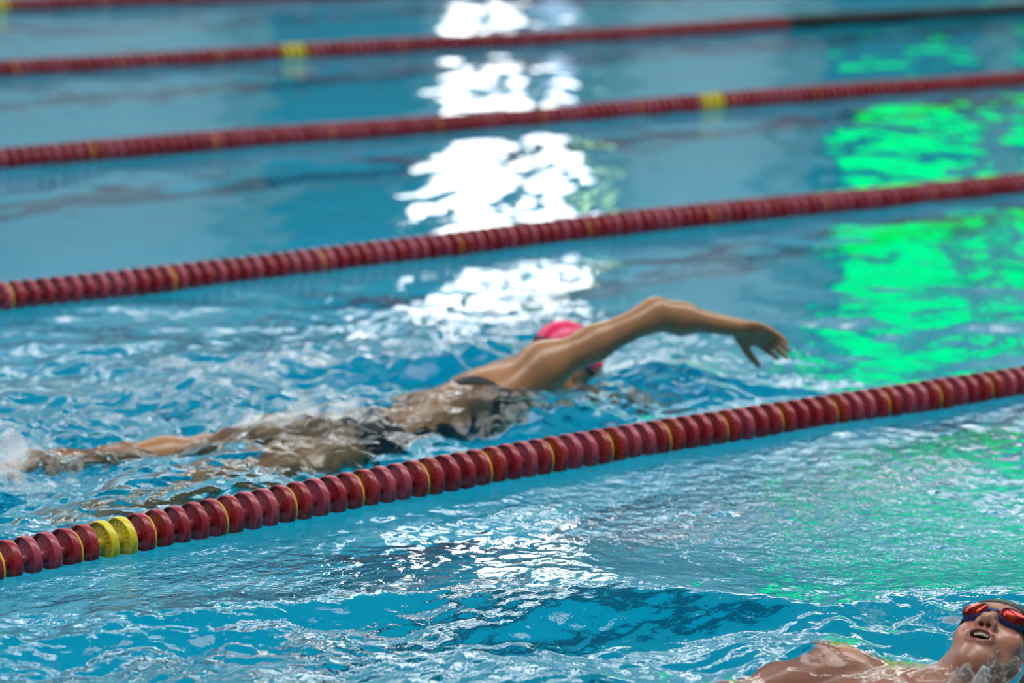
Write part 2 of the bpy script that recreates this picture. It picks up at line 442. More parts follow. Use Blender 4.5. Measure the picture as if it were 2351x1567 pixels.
# ------------------------------------------------------------------ lane ropes
def disc_mesh(name, R=0.0475, wd=0.0175, full=True):
    bm = bmesh.new(); n = 48 if full else 16
    def ring(r, x):
        return [bm.verts.new((x, r * math.cos(2 * math.pi * i / n), r * math.sin(2 * math.pi * i / n))) for i in range(n)]
    def bridge(a, b, sm=True):
        for i in range(n):
            f = bm.faces.new((a[i], a[(i + 1) % n], b[(i + 1) % n], b[i])); f.smooth = sm
    hw = wd / 2; t = 0.0032; bv = 0.0012
    prof = [(R - t, -hw), (R - bv, -hw), (R, -hw + bv), (R, hw - bv), (R - bv, hw), (R - t, hw)]
    rings = [ring(r, x) for r, x in prof]
    for a, b in zip(rings, rings[1:]): bridge(a, b)
    bridge(rings[-1], rings[0])
    # web, two sheets with round holes, the left ones closed by tinted faces
    def web(x, flip):
        rad = [0.012, 0.0165, 0.0215, 0.0245, 0.0300, 0.0325, 0.0385, 0.0450]
        rr = [ring(r, x) for r in rad]
        for j in range(len(rad) - 1):
            for i in range(n):
                i2 = (i + 1) % n
                hole = full and ((j == 1 and i % 4 == 1) or (j == 3 and i % 3 == 0) or (j == 5 and i % 3 == 1))
                q = (rr[j][i], rr[j][i2], rr[j + 1][i2], rr[j + 1][i])
                if hole:
                    c = sum((v.co for v in q), Vector()) / 4
                    inn = [bm.verts.new(c + (v.co - c) * 0.86) for v in q]
                    mid = [bm.verts.new(c + ((q[k].co + q[(k + 1) % 4].co) / 2 - c) * 0.97) for k in range(4)]
                    for k in range(4):
                        bm.faces.new((q[k], q[(k + 1) % 4], mid[k]))
                        bm.faces.new((q[k], mid[k], inn[k])); bm.faces.new((q[(k + 1) % 4], inn[(k + 1) % 4], mid[k]))
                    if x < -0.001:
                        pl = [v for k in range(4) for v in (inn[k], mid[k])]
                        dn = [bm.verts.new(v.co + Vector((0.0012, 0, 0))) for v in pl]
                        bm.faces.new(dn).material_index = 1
                        for k in range(8): bm.faces.new((pl[k], pl[(k + 1) % 8], dn[(k + 1) % 8], dn[k]))
                else:
                    bm.faces.new(q).smooth = True
    web(-0.0020, 0); web(0.0, 1)
    # hub tube
    h1 = ring(0.0125, -0.0215); h2 = ring(0.0125, 0.0215); h3 = ring(0.004, -0.0215); h4 = ring(0.004, 0.0215)
    bridge(h1, h2); bridge(h3, h1, False); bridge(h2, h4, False)
    # radial vanes on both faces
    if False:
        for k in range(4):
            a = 2 * math.pi * k / 4 + 0.3; c, s = math.cos(a), math.sin(a)
            for x0, x1 in ((-0.0075, -0.003), (-0.002, 0.009)):
                w2 = 0.0009; vs = []
                for x in (x0, x1):
                    for r, sg in ((0.012, -1), (0.012, 1), (0.0450, 1), (0.0450, -1)):
                        rr_ = r
                        vs.append(bm.verts.new((x, rr_ * c - sg * w2 * s, rr_ * s + sg * w2 * c)))
                for q in ((0, 1, 2, 3), (4, 7, 6, 5), (0, 4, 5, 1), (1, 5, 6, 2), (2, 6, 7, 3), (3, 7, 4, 0)):
                    bm.faces.new([vs[i] for i in q])
    return bm_mesh(name, bm)

def core_mesh():
    bm = bmesh.new(); n = 40
    prof = [(0.013, 0.003), (0.043, 0.003), (0.0443, 0.005), (0.0443, 0.0125), (0.042, 0.0158), (0.013, 0.0158)]
    rs = [[bm.verts.new((x, r * math.cos(2 * math.pi * i / n), r * math.sin(2 * math.pi * i / n))) for i in range(n)] for r, x in prof]
    for a, b in zip(rs, rs[1:] + rs[:1]):
        for i in range(n):
            bm.faces.new((a[i], a[(i + 1) % n], b[(i + 1) % n], b[i])).smooth = True
    return bm_mesh('foam_core', bm)

M_DOTRED = plastic('pale_red_hole_fill_painted_light', (0.50, 0.13, 0.13), 0.5)  # closed hole faces, lightened for the bright background showing through
M_DOTAMBER = plastic('amber_hole_fill_core_color', (0.66, 0.34, 0.02), 0.5)  # hole faces coloured like the yellow core behind them
M_DOTOLIVE = plastic('olive_hole_fill_painted_dark', (0.30, 0.25, 0.06), 0.5)  # hole faces darkened to look like open, dark holes
def disc_copy(*mats):
    m = me_red.copy()
    for i, mm in enumerate(mats): m.materials[i] = mm
    return m
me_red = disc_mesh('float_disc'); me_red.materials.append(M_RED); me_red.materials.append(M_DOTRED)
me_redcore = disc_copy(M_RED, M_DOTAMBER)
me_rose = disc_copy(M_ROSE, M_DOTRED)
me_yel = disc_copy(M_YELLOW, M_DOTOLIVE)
me_blk = disc_copy(M_BLACKDISC, M_BLACKDISC)
me_low = disc_mesh('float_disc_far', full=False)
me_core = core_mesh(); me_core.materials.append(M_CORE)
LOWV = np.array([v.co[:] for v in me_low.vertices]); LOWF = [list(p.vertices) for p in me_low.polygons]

PITCH = 0.0447
def proj_px(p):
    v = np.asarray(p, float) - np.array([0, 0, 1.7]); z = v @ D_
    return 1175.5 + 6500 * (v @ R_) / z, 783.5 - 6500 * (v @ U_) / z, z

def lane_rope(k, xref, yellow, label, visible, black_from=None, cores=True):
    """xref: x of a yellow disc pair (or start); yellow: offsets (in discs from xref) that are yellow"""
    rnd = random.Random(10 + k)
    t = empty('lane_rope', (xref, float(rope_y(k, xref)), 0.02))
    tag(t, label, 'lane rope', 'lane ropes strung across the pool')
    base = np.array([xref, float(rope_y(k, xref)), 0.02])
    def at(i):
        x = xref + i * PITCH
        y = float(rope_y(k, x))
        z = 0.020 + 0.004 * math.sin(x * 2.1 + k) + (0.004 if k else 0.0)
        return np.array([x, y, z])
    lo = int((-4.5 - xref) / PITCH); hi = int((26.0 - xref) / PITCH)
    vis = [i for i in range(lo, hi) if visible[0] <= xref + i * PITCH <= visible[1]]
    vis.sort(key=lambda i: proj_px(at(i))[2])
    part = set(vis[:100]); rest = [i for i in range(lo, hi) if i not in part]
    for i in sorted(part):
        p = at(i); q = at(i + 1)
        yaw = math.atan2(q[1] - p[1], q[0] - p[0])
        if black_from is not None and p[0] > black_from: me = me_blk
        elif i in yellow: me = me_yel
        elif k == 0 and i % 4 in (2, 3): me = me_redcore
        else: me = me_red if rnd.random() < 0.5 else me_rose
        o = link('float_disc', me, None, t)
        o.location = p - base
        o.rotation_euler = (rnd.random() * 6.28, rnd.uniform(-0.05, 0.05), yaw + rnd.uniform(-0.05, 0.05))
        if me is me_yel: o['label'] = 'yellow float disc'
        if me is me_blk: o['label'] = 'black float disc'
        if cores and i % (4 if k == 0 else 12) == 2 and me not in (me_yel, me_blk):
            c = link('foam_core', me_core, None, t); c.location = o.location; c.rotation_euler = o.rotation_euler
            c['label'] = 'yellow core between the red discs'
    # remaining discs
    Vs, Fs, mi = [], [], []; off = 0
    for i in rest:
        p = at(i) - base; ang = rnd.random() * 6.28
        V = LOWV.copy(); c, s = math.cos(ang), math.sin(ang)
        V[:, 1], V[:, 2] = LOWV[:, 1] * c - LOWV[:, 2] * s, LOWV[:, 1] * s + LOWV[:, 2] * c
        Vs.append(V + p)
        m_ = 2 if (black_from is not None and p[0] + base[0] > black_from) else (1 if i in yellow else 0)
        for f in LOWF: Fs.append([a + off for a in f]); mi.append(m_)
        off += len(V)
    me = bpy.data.meshes.new('float_discs'); me.from_pydata(np.concatenate(Vs).tolist(), [], Fs)
    for m_ in (M_RED, M_YELLOW, M_BLACKDISC): me.materials.append(m_)
    me.polygons.foreach_set('material_index', mi); me.update()
    o = link('float_disc_row', me, None, t); o['kind'] = 'stuff'
    # cable
    bm = bmesh.new(); pr = None
    for i in range(lo, hi, 4):
        p = at(i) - base; rg = [bm.verts.new((p[0], p[1] + 0.004 * math.cos(a), p[2] + 0.004 * math.sin(a))) for a in (0, 1.05, 2.1, 3.14, 4.19, 5.24)]
        if pr:
            for j in range(6): bm.faces.new((pr[j], pr[(j + 1) % 6], rg[(j + 1) % 6], rg[j]))
        pr = rg
    link('cable', bm_mesh('cable', bm, True), M_CABLE, t)
    return t
lane_rope(0, 2.84, {0, 1}, 'red disc lane rope in front of the freestyle swimmer, nearest to the camera', (2.45, 5.85))
lane_rope(1, 3.7, {-30, -29}, 'red disc lane rope just behind the freestyle swimmer in the pink cap', (3.6, 8.3))
lane_rope(2, 8.42, {-1, 0, 1}, 'red disc lane rope with one yellow spot towards its right, above the green glow', (4.8, 10.8))
lane_rope(3, 7.70, {-1, 0, 1}, 'red lane rope that turns black at the right, yellow spot at its left', (6.0, 13.2), black_from=11.03)
lane_rope(4, 7.33, {-1, 0, 1}, 'farthest red lane rope, cut off by the top edge at upper left', (7.1, 9.3))

# ------------------------------------------------------------------ bodies: distance fields on a graded grid, meshed by surface nets
def graded_axis(lo, hi, zones, coarse):
    """zones: list of (a, b, fine step); steps grow smoothly outside the zones"""
    out = [lo]
    while out[-1] < hi:
        x = out[-1]; st = coarse
        for a, b, s in zones:
            d = max(a - x, x - b, 0.0)
            st = min(st, s + 0.06 * d)
        out.append(x + st)
    return np.array(out)

class Field:
    def __init__(self, X, Y, Z):
        self.ax = (X, Y, Z)
        self.V = np.full((len(X), len(Y), len(Z)), 1.0, np.float32)
    def sub(self, lo, hi, m):
        sl = []
        for a, l, h in zip(self.ax, lo, hi):
            i0 = max(0, int(np.searchsorted(a, l - m)) - 1); i1 = min(len(a), int(np.searchsorted(a, h + m)) + 1)
            if i1 <= i0: return None, None
            sl.append(slice(i0, i1))
        P = np.stack(np.meshgrid(self.ax[0][sl[0]], self.ax[1][sl[1]], self.ax[2][sl[2]], indexing='ij'), -1)
        return tuple(sl), P
    def add(self, fn, lo, hi, k=0.01):
        sl, P = self.sub(lo, hi, k + 0.02)
        if sl is None: return
        d = fn(P); v = self.V[sl]
        hh = np.maximum(k - np.abs(v - d), 0) / k
        self.V[sl] = np.minimum(v, d) - hh * hh * k * 0.25
    def cut(self, fn, lo, hi, k=0.004):
        sl, P = self.sub(lo, hi, k + 0.01)
        if sl is None: return
        d = -fn(P); v = self.V[sl]
        hh = np.maximum(k - np.abs(v - d), 0) / k
        self.V[sl] = np.maximum(v, d) + hh * hh * k * 0.25
    # shapes
    def capsule(self, a, b, ra, rb, k=0.01, cut=False):
        a = np.asarray(a, float); b = np.asarray(b, float); ab = b - a; L = float(ab @ ab) + 1e-12; r = max(ra, rb)
        def fn(P):
            t = np.clip(((P - a) @ ab) / L, 0, 1)
            return np.linalg.norm(P - a - t[..., None] * ab, axis=-1) - (ra + (rb - ra) * t)
        (self.cut if cut else self.add)(fn, np.minimum(a, b) - r, np.maximum(a, b) + r, k)
    def flatcap(self, a, b, ra, rb, wdir, fa, fb, k=0.02):
        """tapered capsule, thinner (by fa..fb) across the direction normal to both axis and wdir"""
        a = np.asarray(a, float); b = np.asarray(b, float); ab = b - a; L = float(ab @ ab); r = max(ra, rb)
        n = np.cross(ab, wdir); n = n / np.linalg.norm(n)
        def fn(P):
            q = P - a; t = np.clip((q @ ab) / L, 0, 1); q = q - t[..., None] * ab
            f = fa + (fb - fa) * t; dn = q @ n
            q = q + ((dn / f - dn)[..., None]) * n
            return (np.linalg.norm(q, axis=-1) - (ra + (rb - ra) * t)) * 0.75
        self.add(fn, np.minimum(a, b) - r, np.maximum(a, b) + r, k)
    def ellipsoid(self, c, rad, M=None, k=0.01, cut=False):
        c = np.asarray(c, float); rad = np.asarray(rad, float); M = np.eye(3) if M is None else M
        ext = np.abs(M) @ rad
        def fn(P):
            q = (P - c) @ M
            k0 = np.linalg.norm(q / rad, axis=-1); k1 = np.linalg.norm(q / rad ** 2, axis=-1) + 1e-9
            return k0 * (k0 - 1.0) / k1
        (self.cut if cut else self.add)(fn, c - ext, c + ext, k)
    def mesh(self):
        V = self.V; X, Y, Z = self.ax; s = V < 0
        c = [s[i:s.shape[0] - 1 + i, j:s.shape[1] - 1 + j, l:s.shape[2] - 1 + l] for i in (0, 1) for j in (0, 1) for l in (0, 1)]
        anyc = c[0].copy(); allc = c[0].copy()
        for q in c[1:]: anyc |= q; allc &= q
        act = anyc & ~allc
        I = np.argwhere(act)
        num = np.full(act.shape, -1, np.int64); num[act] = np.arange(len(I))
        acc = np.zeros((len(I), 3)); cnt = np.zeros(len(I))
        cor = [(i, j, l) for i in (0, 1) for j in (0, 1) for l in (0, 1)]
        def pos(o):
            return np.stack([X[I[:, 0] + o[0]], Y[I[:, 1] + o[1]], Z[I[:, 2] + o[2]]], -1)
        def val(o): return V[I[:, 0] + o[0], I[:, 1] + o[1], I[:, 2] + o[2]].astype(float)
        for p in cor:
            for a in range(3):
                if p[a] == 1: continue
                q = list(p); q[a] = 1; q = tuple(q)
                va, vb = val(p), val(q); m = (va < 0) != (vb < 0)
                t = np.where(m, va / np.where(m, va - vb, 1), 0)[:, None]
                acc += np.where(m[:, None], pos(p) * (1 - t) + pos(q) * t, 0); cnt += m
        verts = acc / cnt[:, None]
        quads = []
        for a in range(3):
            b, d = (a + 1) % 3, (a + 2) % 3
            sl0 = [slice(None)] * 3; sl1 = [slice(None)] * 3
            sl0[a] = slice(0, -1); sl1[a] = slice(1, None)
            e = s[tuple(sl0)] != s[tuple(sl1)]
            E = np.argwhere(e)
            ok = (E[:, b] > 0) & (E[:, d] > 0) & (E[:, b] < s.shape[b] - 1) & (E[:, d] < s.shape[d] - 1)
            E = E[ok]
            def cell(db, dd):
                q = E.copy(); q[:, b] += db; q[:, d] += dd; return num[q[:, 0], q[:, 1], q[:, 2]]
            Q = np.stack([cell(-1, -1), cell(0, -1), cell(0, 0), cell(-1, 0)], -1)
            neg = s[E[:, 0], E[:, 1], E[:, 2]]
            Q = np.where(neg[:, None], Q, Q[:, ::-1])
            quads.append(Q)
        F = np.concatenate(quads); F = F[(F >= 0).all(1)]
        # relax slightly
        for _ in range(2):
            sm = np.zeros_like(verts); ct = np.zeros(len(verts))
            for i in range(4):
                np.add.at(sm, F[:, i], verts[F[:, (i + 1) % 4]] + verts[F[:, (i + 3) % 4]]); np.add.at(ct, F[:, i], 2)
            verts = verts * 0.6 + 0.4 * sm / np.maximum(ct, 1)[:, None]
        return verts, F

def nrm(v):
    v = np.asarray(v, float); return v / np.linalg.norm(v)
def frame(fwd, up):
    """columns: left, forward, up"""
    f = nrm(fwd); u = np.asarray(up, float); u = nrm(u - f * (u @ f)); l = np.cross(u, f)
    return np.stack([l, f, u], 1)

def head_parts(F, c, M, mouth=True):
    """a head centred on c; M's columns are left, forward, up"""
    W = lambda *p: c + M @ np.array(p)
    E = lambda p, r, k, cut=False: F.ellipsoid(W(*p), r, M, k, cut)
    E((0, -0.014, 0.034), (0.074, 0.094, 0.084), 0.02)
    E((0, 0.026, -0.030), (0.061, 0.064, 0.088), 0.035)
    E((0, 0.056, 0.035), (0.055, 0.032, 0.035), 0.03)
    for s in (-1, 1):
        E((s * 0.040, 0.058, -0.030), (0.022, 0.020, 0.024), 0.022)
        F.capsule(W(s * 0.056, 0.005, -0.058), W(s * 0.018, 0.062, -0.100), 0.018, 0.016, 0.03)
        E((s * 0.031, 0.099, 0.008), (0.017, 0.016, 0.014), 0.018, True)
        E((s * 0.031, 0.076, 0.008), (0.0125, 0.0125, 0.0125), 0.004)
        E((s * 0.073, -0.008, -0.008), (0.008, 0.017, 0.030), 0.008)
    E((0, 0.068, -0.100), (0.020, 0.018, 0.017), 0.022)
    F.capsule(W(-0.032, 0.083, 0.027), W(0.032, 0.083, 0.027), 0.008, 0.008, 0.018)
    F.capsule(W(0, 0.088, 0.014), W(0, 0.104, -0.030), 0.0075, 0.0105, 0.014)
    E((0, 0.109, -0.033), (0.0125, 0.012, 0.011), 0.008)
    for s in (-1, 1):
        E((s * 0.0135, 0.099, -0.037), (0.0080, 0.011, 0.0090), 0.006)
    E((0, 0.078, -0.066), (0.030, 0.018, 0.022), 0.02)
    if mouth:
        # open lips round a hollow
        for i in range(12):
            a0, a1 = 2 * math.pi * i / 12, 2 * math.pi * (i + 1) / 12
            P = []
            for a in (a0, a1):
                x = 0.0215 * math.cos(a); z = -0.070 + (0.0125 if math.sin(a) > 0 else 0.0155) * math.sin(a)
                y = 0.0965 - 9.0 * x * x + (0.0015 if math.sin(a) > 0 else -0.0030)
                if math.sin(a) > 0.8 and abs(x) < 0.005: z -= 0.001
                P.append(W(x, y, z))
            F.capsule(P[0], P[1], 0.0048, 0.0048, 0.006)
        E((0, 0.090, -0.0708), (0.0185, 0.030, 0.0115), 0.003, True)
    else:
        F.capsule(W(-0.02, 0.090, -0.069), W(0.02, 0.090, -0.069), 0.005, 0.005, 0.006)
    for s in (-1, 1):
        F.capsule(W(s * 0.0066, 0.107, -0.051), W(s * 0.0072, 0.096, -0.034), 0.0050, 0.0042, 0.002, True)

def hand_parts(F, wrist, d, pn, side, scale=1.0, curl=0.35, spread=0.12, thumb_open=0.6):
    """d: to the fingertips, pn: palm-side normal, side: +1/-1 picks the thumb's side"""
    d = nrm(d); pn = nrm(np.asarray(pn) - d * (np.asarray(pn) @ d)); s = np.cross(d, pn) * side
    wrist = np.asarray(wrist, float); q = scale
    B = np.stack([s, d, pn], 1)
    F.ellipsoid(wrist + d * 0.048 * q, np.array([0.040, 0.056, 0.0145]) * q, B, 0.012)
    for x in (0.026, 0.009, -0.009, -0.026):
        F.capsule(wrist + d * 0.02 * q + s * x * 0.6 * q, wrist + d * 0.088 * q + s * x * q, 0.011 * q, 0.0100 * q, 0.010)
    F.ellipsoid(wrist + d * 0.035 * q + s * 0.024 * q + pn * 0.006 * q, np.array([0.016, 0.030, 0.014]) * q, B, 0.012)
    for j, (x, L) in enumerate(((0.028, 0.070), (0.0095, 0.079), (-0.0095, 0.073), (-0.027, 0.057))):
        p = wrist + d * (0.090 - 0.004 * abs(j - 1)) * q + s * x * q
        ang = curl * (0.35 + 0.12 * j); dirv = nrm(d + s * x * spread / 0.028 * 0.9)
        r = 0.0088 if j != 3 else 0.0076
        for fr, rr in ((0.45, 0.96), (0.31, 0.88), (0.24, 0.78)):
            v = nrm(dirv * math.cos(ang) + pn * math.sin(ang)); e = p + v * L * fr * q
            F.capsule(p, e, r * q, r * rr * q, 0.0025); r *= rr; p = e; ang += curl * (0.6 + 0.1 * j)
    p = wrist + d * 0.022 * q + s * 0.026 * q + pn * 0.006 * q
    v = nrm(d * 0.75 + s * thumb_open + pn * 0.25)
    for L, r0, r1 in ((0.042, 0.0125, 0.0105), (0.033, 0.0105, 0.0095), (0.027, 0.0095, 0.0075)):
        e = p + v * L * q; F.capsule(p, e, r0 * q, r1 * q, 0.004); p = e; v = nrm(v + d * 0.22)

def limb(F, pts, rads, k=0.02):
    for i in range(len(pts) - 1):
        F.capsule(pts[i], pts[i + 1], rads[i], rads[i + 1], k)

def arm_parts(F, sh, el, wr, s=1.0):
    sh, el, wr = (np.asarray(v, float) for v in (sh, el, wr))
    m = sh + (el - sh) * 0.45
    limb(F, [sh, m, el], [0.053 * s, 0.044 * s, 0.036 * s], 0.03)
    m2 = el + (wr - el) * 0.30
    limb(F, [el, m2, wr], [0.037 * s, 0.0355 * s, 0.0255 * s], 0.045)

def leg_parts(F, hip, kn, an, toe, s=1.0):
    hip, kn, an, toe = (np.asarray(v, float) for v in (hip, kn, an, toe))
    limb(F, [hip, hip + (kn - hip) * 0.4, kn], [0.082 * s, 0.072 * s, 0.049 * s], 0.04)
    limb(F, [kn, kn + (an - kn) * 0.3, an], [0.049 * s, 0.054 * s, 0.032 * s], 0.03)
    dr = nrm(toe - an)
    F.capsule(an - dr * 0.02 + np.array([0, 0, 0.012]), an + (toe - an) * 0.6, 0.031 * s, 0.030 * s, 0.02)
    F.flatcap(an + (toe - an) * 0.5, toe, 0.036 * s, 0.036 * s, (0, 1, 0), 0.6, 0.35, 0.02)
    for j in range(5):
        F.capsule(toe + np.array([0, (j - 2) * 0.015, 0]), toe + dr * (0.026 - 0.002 * j) + np.array([0, (j - 2) * 0.0155, 0]), 0.0095 if j else 0.012, 0.0085, 0.004)

def skin_mat(name, base):
    m, nt, out = newmat(name)
    p = N(nt, 'ShaderNodeBsdfPrincipled')
    p.inputs['Roughness'].default_value = 0.36; p.inputs['Specular IOR Level'].default_value = 0.5
    p.inputs['Coat Weight'].default_value = 0.25; p.inputs['Coat Roughness'].default_value = 0.12
    at = N(nt, 'ShaderNodeAttribute', attribute_name='tint')
    tc = N(nt, 'ShaderNodeTexCoord')
    nz = N(nt, 'ShaderNodeTexNoise'); nz.inputs['Scale'].default_value = 14; nz.inputs['Detail'].default_value = 5
    nt.links.new(tc.outputs['Object'], nz.inputs['Vector'])
    mr = N(nt, 'ShaderNodeMapRange'); mr.inputs['To Min'].default_value = 0.86; mr.inputs['To Max'].default_value = 1.14
    nt.links.new(nz.outputs['Fac'], mr.inputs['Value'])
    sc = N(nt, 'ShaderNodeVectorMath', operation='SCALE'); nt.links.new(at.outputs['Color'], sc.inputs[0]); nt.links.new(mr.outputs[0], sc.inputs['Scale'])
    nt.links.new(sc.outputs[0], p.inputs['Base Color'])
    n2 = N(nt, 'ShaderNodeTexNoise'); n2.inputs['Scale'].default_value = 90; n2.inputs['Detail'].default_value = 3
    nt.links.new(tc.outputs['Object'], n2.inputs['Vector'])
    b = N(nt, 'ShaderNodeBump'); b.inputs['Strength'].default_value = 0.12; b.inputs['Distance'].default_value = 0.004
    nt.links.new(n2.outputs['Fac'], b.inputs['Height']); nt.links.new(b.outputs[0], p.inputs['Normal'])
    nt.links.new(p.outputs[0], out.inputs[0])
    return m
M_SKIN = skin_mat('wet_tanned_skin', None)

def skin_object(name, verts, faces, base, c, M, lips, mouth_dark):
    me = npmesh(name, verts, faces)
    col = np.ones((len(verts), 4), np.float32); col[:, :3] = base
    q = (verts - c) @ M
    lipc = np.array(lips); xz = np.sqrt((q[:, 0] / 0.0265) ** 2 + ((q[:, 2] + 0.0710) / 0.0195) ** 2)
    wl = (1 - sstep(0.85, 1.15, xz)) * (q[:, 1] > 0.07)
    col[:, :3] = col[:, :3] * (1 - wl[:, None]) + lipc * wl[:, None]
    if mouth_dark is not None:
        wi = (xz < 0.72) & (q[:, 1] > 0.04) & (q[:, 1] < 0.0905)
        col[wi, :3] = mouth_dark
    for s in (-1, 1):
        g = np.exp(-(((q[:, 0] - s * 0.045) / 0.022) ** 2 + ((q[:, 2] + 0.035) / 0.022) ** 2)) * (q[:, 1] > 0.02) * 0.55
        col[:, :3] = col[:, :3] * (1 - g[:, None]) + np.array((0.46, 0.14, 0.11)) * g[:, None]
    at = me.attributes.new('tint', 'FLOAT_COLOR', 'POINT'); at.data.foreach_set('color', col.ravel())
    return link(name, me, M_SKIN)

def cover(F, fn_region, off, lo, hi, name, mat, parent, cutfn=None):
    """a close-fitting garment: the body's own surface pushed out by off, kept where fn_region < 0"""
    G = Field(*[a[(a > l) & (a < h)] for a, l, h in zip(F.ax, lo, hi)])
    sl = tuple(np.nonzero((a > l) & (a < h))[0] for a, l, h in zip(F.ax, lo, hi))
    sl = tuple(slice(i[0], i[-1] + 1) for i in sl)
    P = np.stack(np.meshgrid(*G.ax, indexing='ij'), -1)
    G.V = np.maximum(np.maximum(F.V[sl] - off, -(F.V[sl] + 0.006)), fn_region(P)).astype(np.float32)
    v, f = G.mesh()
    lab = np.arange(len(v))                      # keep the largest connected piece
    for _ in range(400):
        m = lab[f].min(1); new = lab.copy()
        for i in range(4): np.minimum.at(new, f[:, i], m)
        new = new[new]
        if (new == lab).all(): break
        lab = new
    big = np.bincount(lab).argmax(); keep = lab == big
    f = f[keep[f[:, 0]]]; v = v[keep]; f = (np.cumsum(keep) - 1)[f]
    return link(name, npmesh(name, v, f), mat, parent)

M_PINK = principled('pink_silicone', (0.72, 0.02, 0.13), 0.3, 0.5, noise=0.08, nscale=30)
M_BLACKCAP = principled('black_silicone', (0.013, 0.014, 0.018), 0.35, 0.5, noise=0.1, nscale=30)
M_BLACKRUB = principled('black_rubber', (0.012, 0.012, 0.014), 0.4)
M_WHITERUB = principled('white_rubber', (0.75, 0.75, 0.76), 0.4)
M_BLUERUB = principled('blue_rubber', (0.008, 0.018, 0.10), 0.4)
M_SUIT = principled('black_swimsuit_fabric', (0.014, 0.015, 0.02), 0.45, 0.5, noise=0.2, nscale=80)
M_TEETH = principled('teeth', (0.75, 0.68, 0.55), 0.25)
def mirror_lens():
    m, nt, out = newmat('red_mirror_lens')
    p = N(nt, 'ShaderNodeBsdfPrincipled'); p.inputs['Metallic'].default_value = 0.7; p.inputs['Roughness'].default_value = 0.14
    tc = N(nt, 'ShaderNodeTexCoord'); nz = N(nt, 'ShaderNodeTexNoise'); nz.inputs['Scale'].default_value = 55; nz.inputs['Detail'].default_value = 1
    nt.links.new(tc.outputs['Object'], nz.inputs['Vector'])
    cr = N(nt, 'ShaderNodeValToRGB')
    cr.color_ramp.elements[0].position = 0.3; cr.color_ramp.elements[0].color = (0.13, 0.006, 0.01, 1)
    cr.color_ramp.elements[1].position = 0.75; cr.color_ramp.elements[1].color = (0.55, 0.07, 0.01, 1)
    e = cr.color_ramp.elements.new(0.55); e.color = (0.28, 0.01, 0.014, 1)
    nt.links.new(nz.outputs['Fac'], cr.inputs[0]); nt.links.new(cr.outputs[0], p.inputs['Base Color'])
    nt.links.new(p.outputs[0], out.inputs[0]); return m
M_LENS = mirror_lens()

def goggles(F, c, M, person, strap_mat, gasket_mat, lens_mat, strap_z=0.02, label=None):
    lo, hi = c - 0.14, c + 0.14
    def strap(P):
        q = (P - c) @ M
        t = np.clip(0.09 - q[..., 1], 0, 0.2)
        zc = 0.008 + t * 0.10
        front = np.where(np.abs(q[..., 0]) < 0.052, q[..., 1] - 0.03, -1)
        return np.maximum(np.abs(q[..., 2] - zc) - 0.0065, front)
    g = cover(F, strap, 0.0055, lo, hi, 'goggles', strap_mat, person)
    if label: g['label'] = label
    for s in (-1, 1):
        # gasket: oval cup rim, and the lens in front of it
        ctr = np.array((s * 0.034, 0.088, 0.008))
        yaw = -s * 0.38
        Ry = np.array([[math.cos(yaw), -math.sin(yaw), 0], [math.sin(yaw), math.cos(yaw), 0], [0, 0, 1]])
        def ringpts(rx, rz, y, n=32):
            out = []
            for i in range(n):
                a = 2 * math.pi * i / n
                x = rx * math.copysign(abs(math.cos(a)) ** 0.8, math.cos(a)); z = rz * math.copysign(abs(math.sin(a)) ** 0.85, math.sin(a))
                out.append(c + M @ (ctr + Ry @ np.array((x, y, z))))
            return out
        def loft(rings, name, mat, par, cap):
            bm = bmesh.new(); vr = [[bm.verts.new(p) for p in r] for r in rings]; n = len(vr[0])
            for a, b in zip(vr, vr[1:]):
                for i in range(n): bm.faces.new((a[i], a[(i + 1) % n], b[(i + 1) % n], b[i]))
            if cap: bm.faces.new(vr[-1]); bm.faces.new(vr[0])
            return link(name, bm_mesh(name, bm, True), mat, par)
        loft([ringpts(0.026, 0.018, -0.022), ringpts(0.0275, 0.0195, -0.008), ringpts(0.0265, 0.0185, 0.006), ringpts(0.024, 0.016, 0.008), ringpts(0.0235, 0.0155, -0.018)],
             'gasket', gasket_mat, g, False)
        l = loft([ringpts(0.0262, 0.0182, 0.004), ringpts(0.0255, 0.0175, 0.009), ringpts(0.0225, 0.015, 0.0125), ringpts(0.014, 0.009, 0.0145), ringpts(0.004, 0.003, 0.015)],
                 'lens', lens_mat, g, True)
        l['label'] = 'mirrored lens' if lens_mat is M_LENS else 'dark lens'
    W = lambda *p: c + M @ np.array(p)
    bm = bmesh.new(); pr = None
    for i in range(9):
        x = -0.013 + 0.026 * i / 8; ct = W(x, 0.101 - 9 * x * x, 0.010)
        rg = [bm.verts.new(ct + M @ np.array((0, 0.0028 * math.cos(a), 0.004 * math.sin(a)))) for a in np.linspace(0, 2 * math.pi, 9)[:-1]]
        if pr:
            for j in range(8): bm.faces.new((pr[j], pr[(j + 1) % 8], rg[(j + 1) % 8], rg[j]))
        pr = rg
    link('nose_bridge', bm_mesh('nose_bridge', bm, True), gasket_mat if gasket_mat is not M_WHITERUB else M_BLACKRUB, g)
    return g

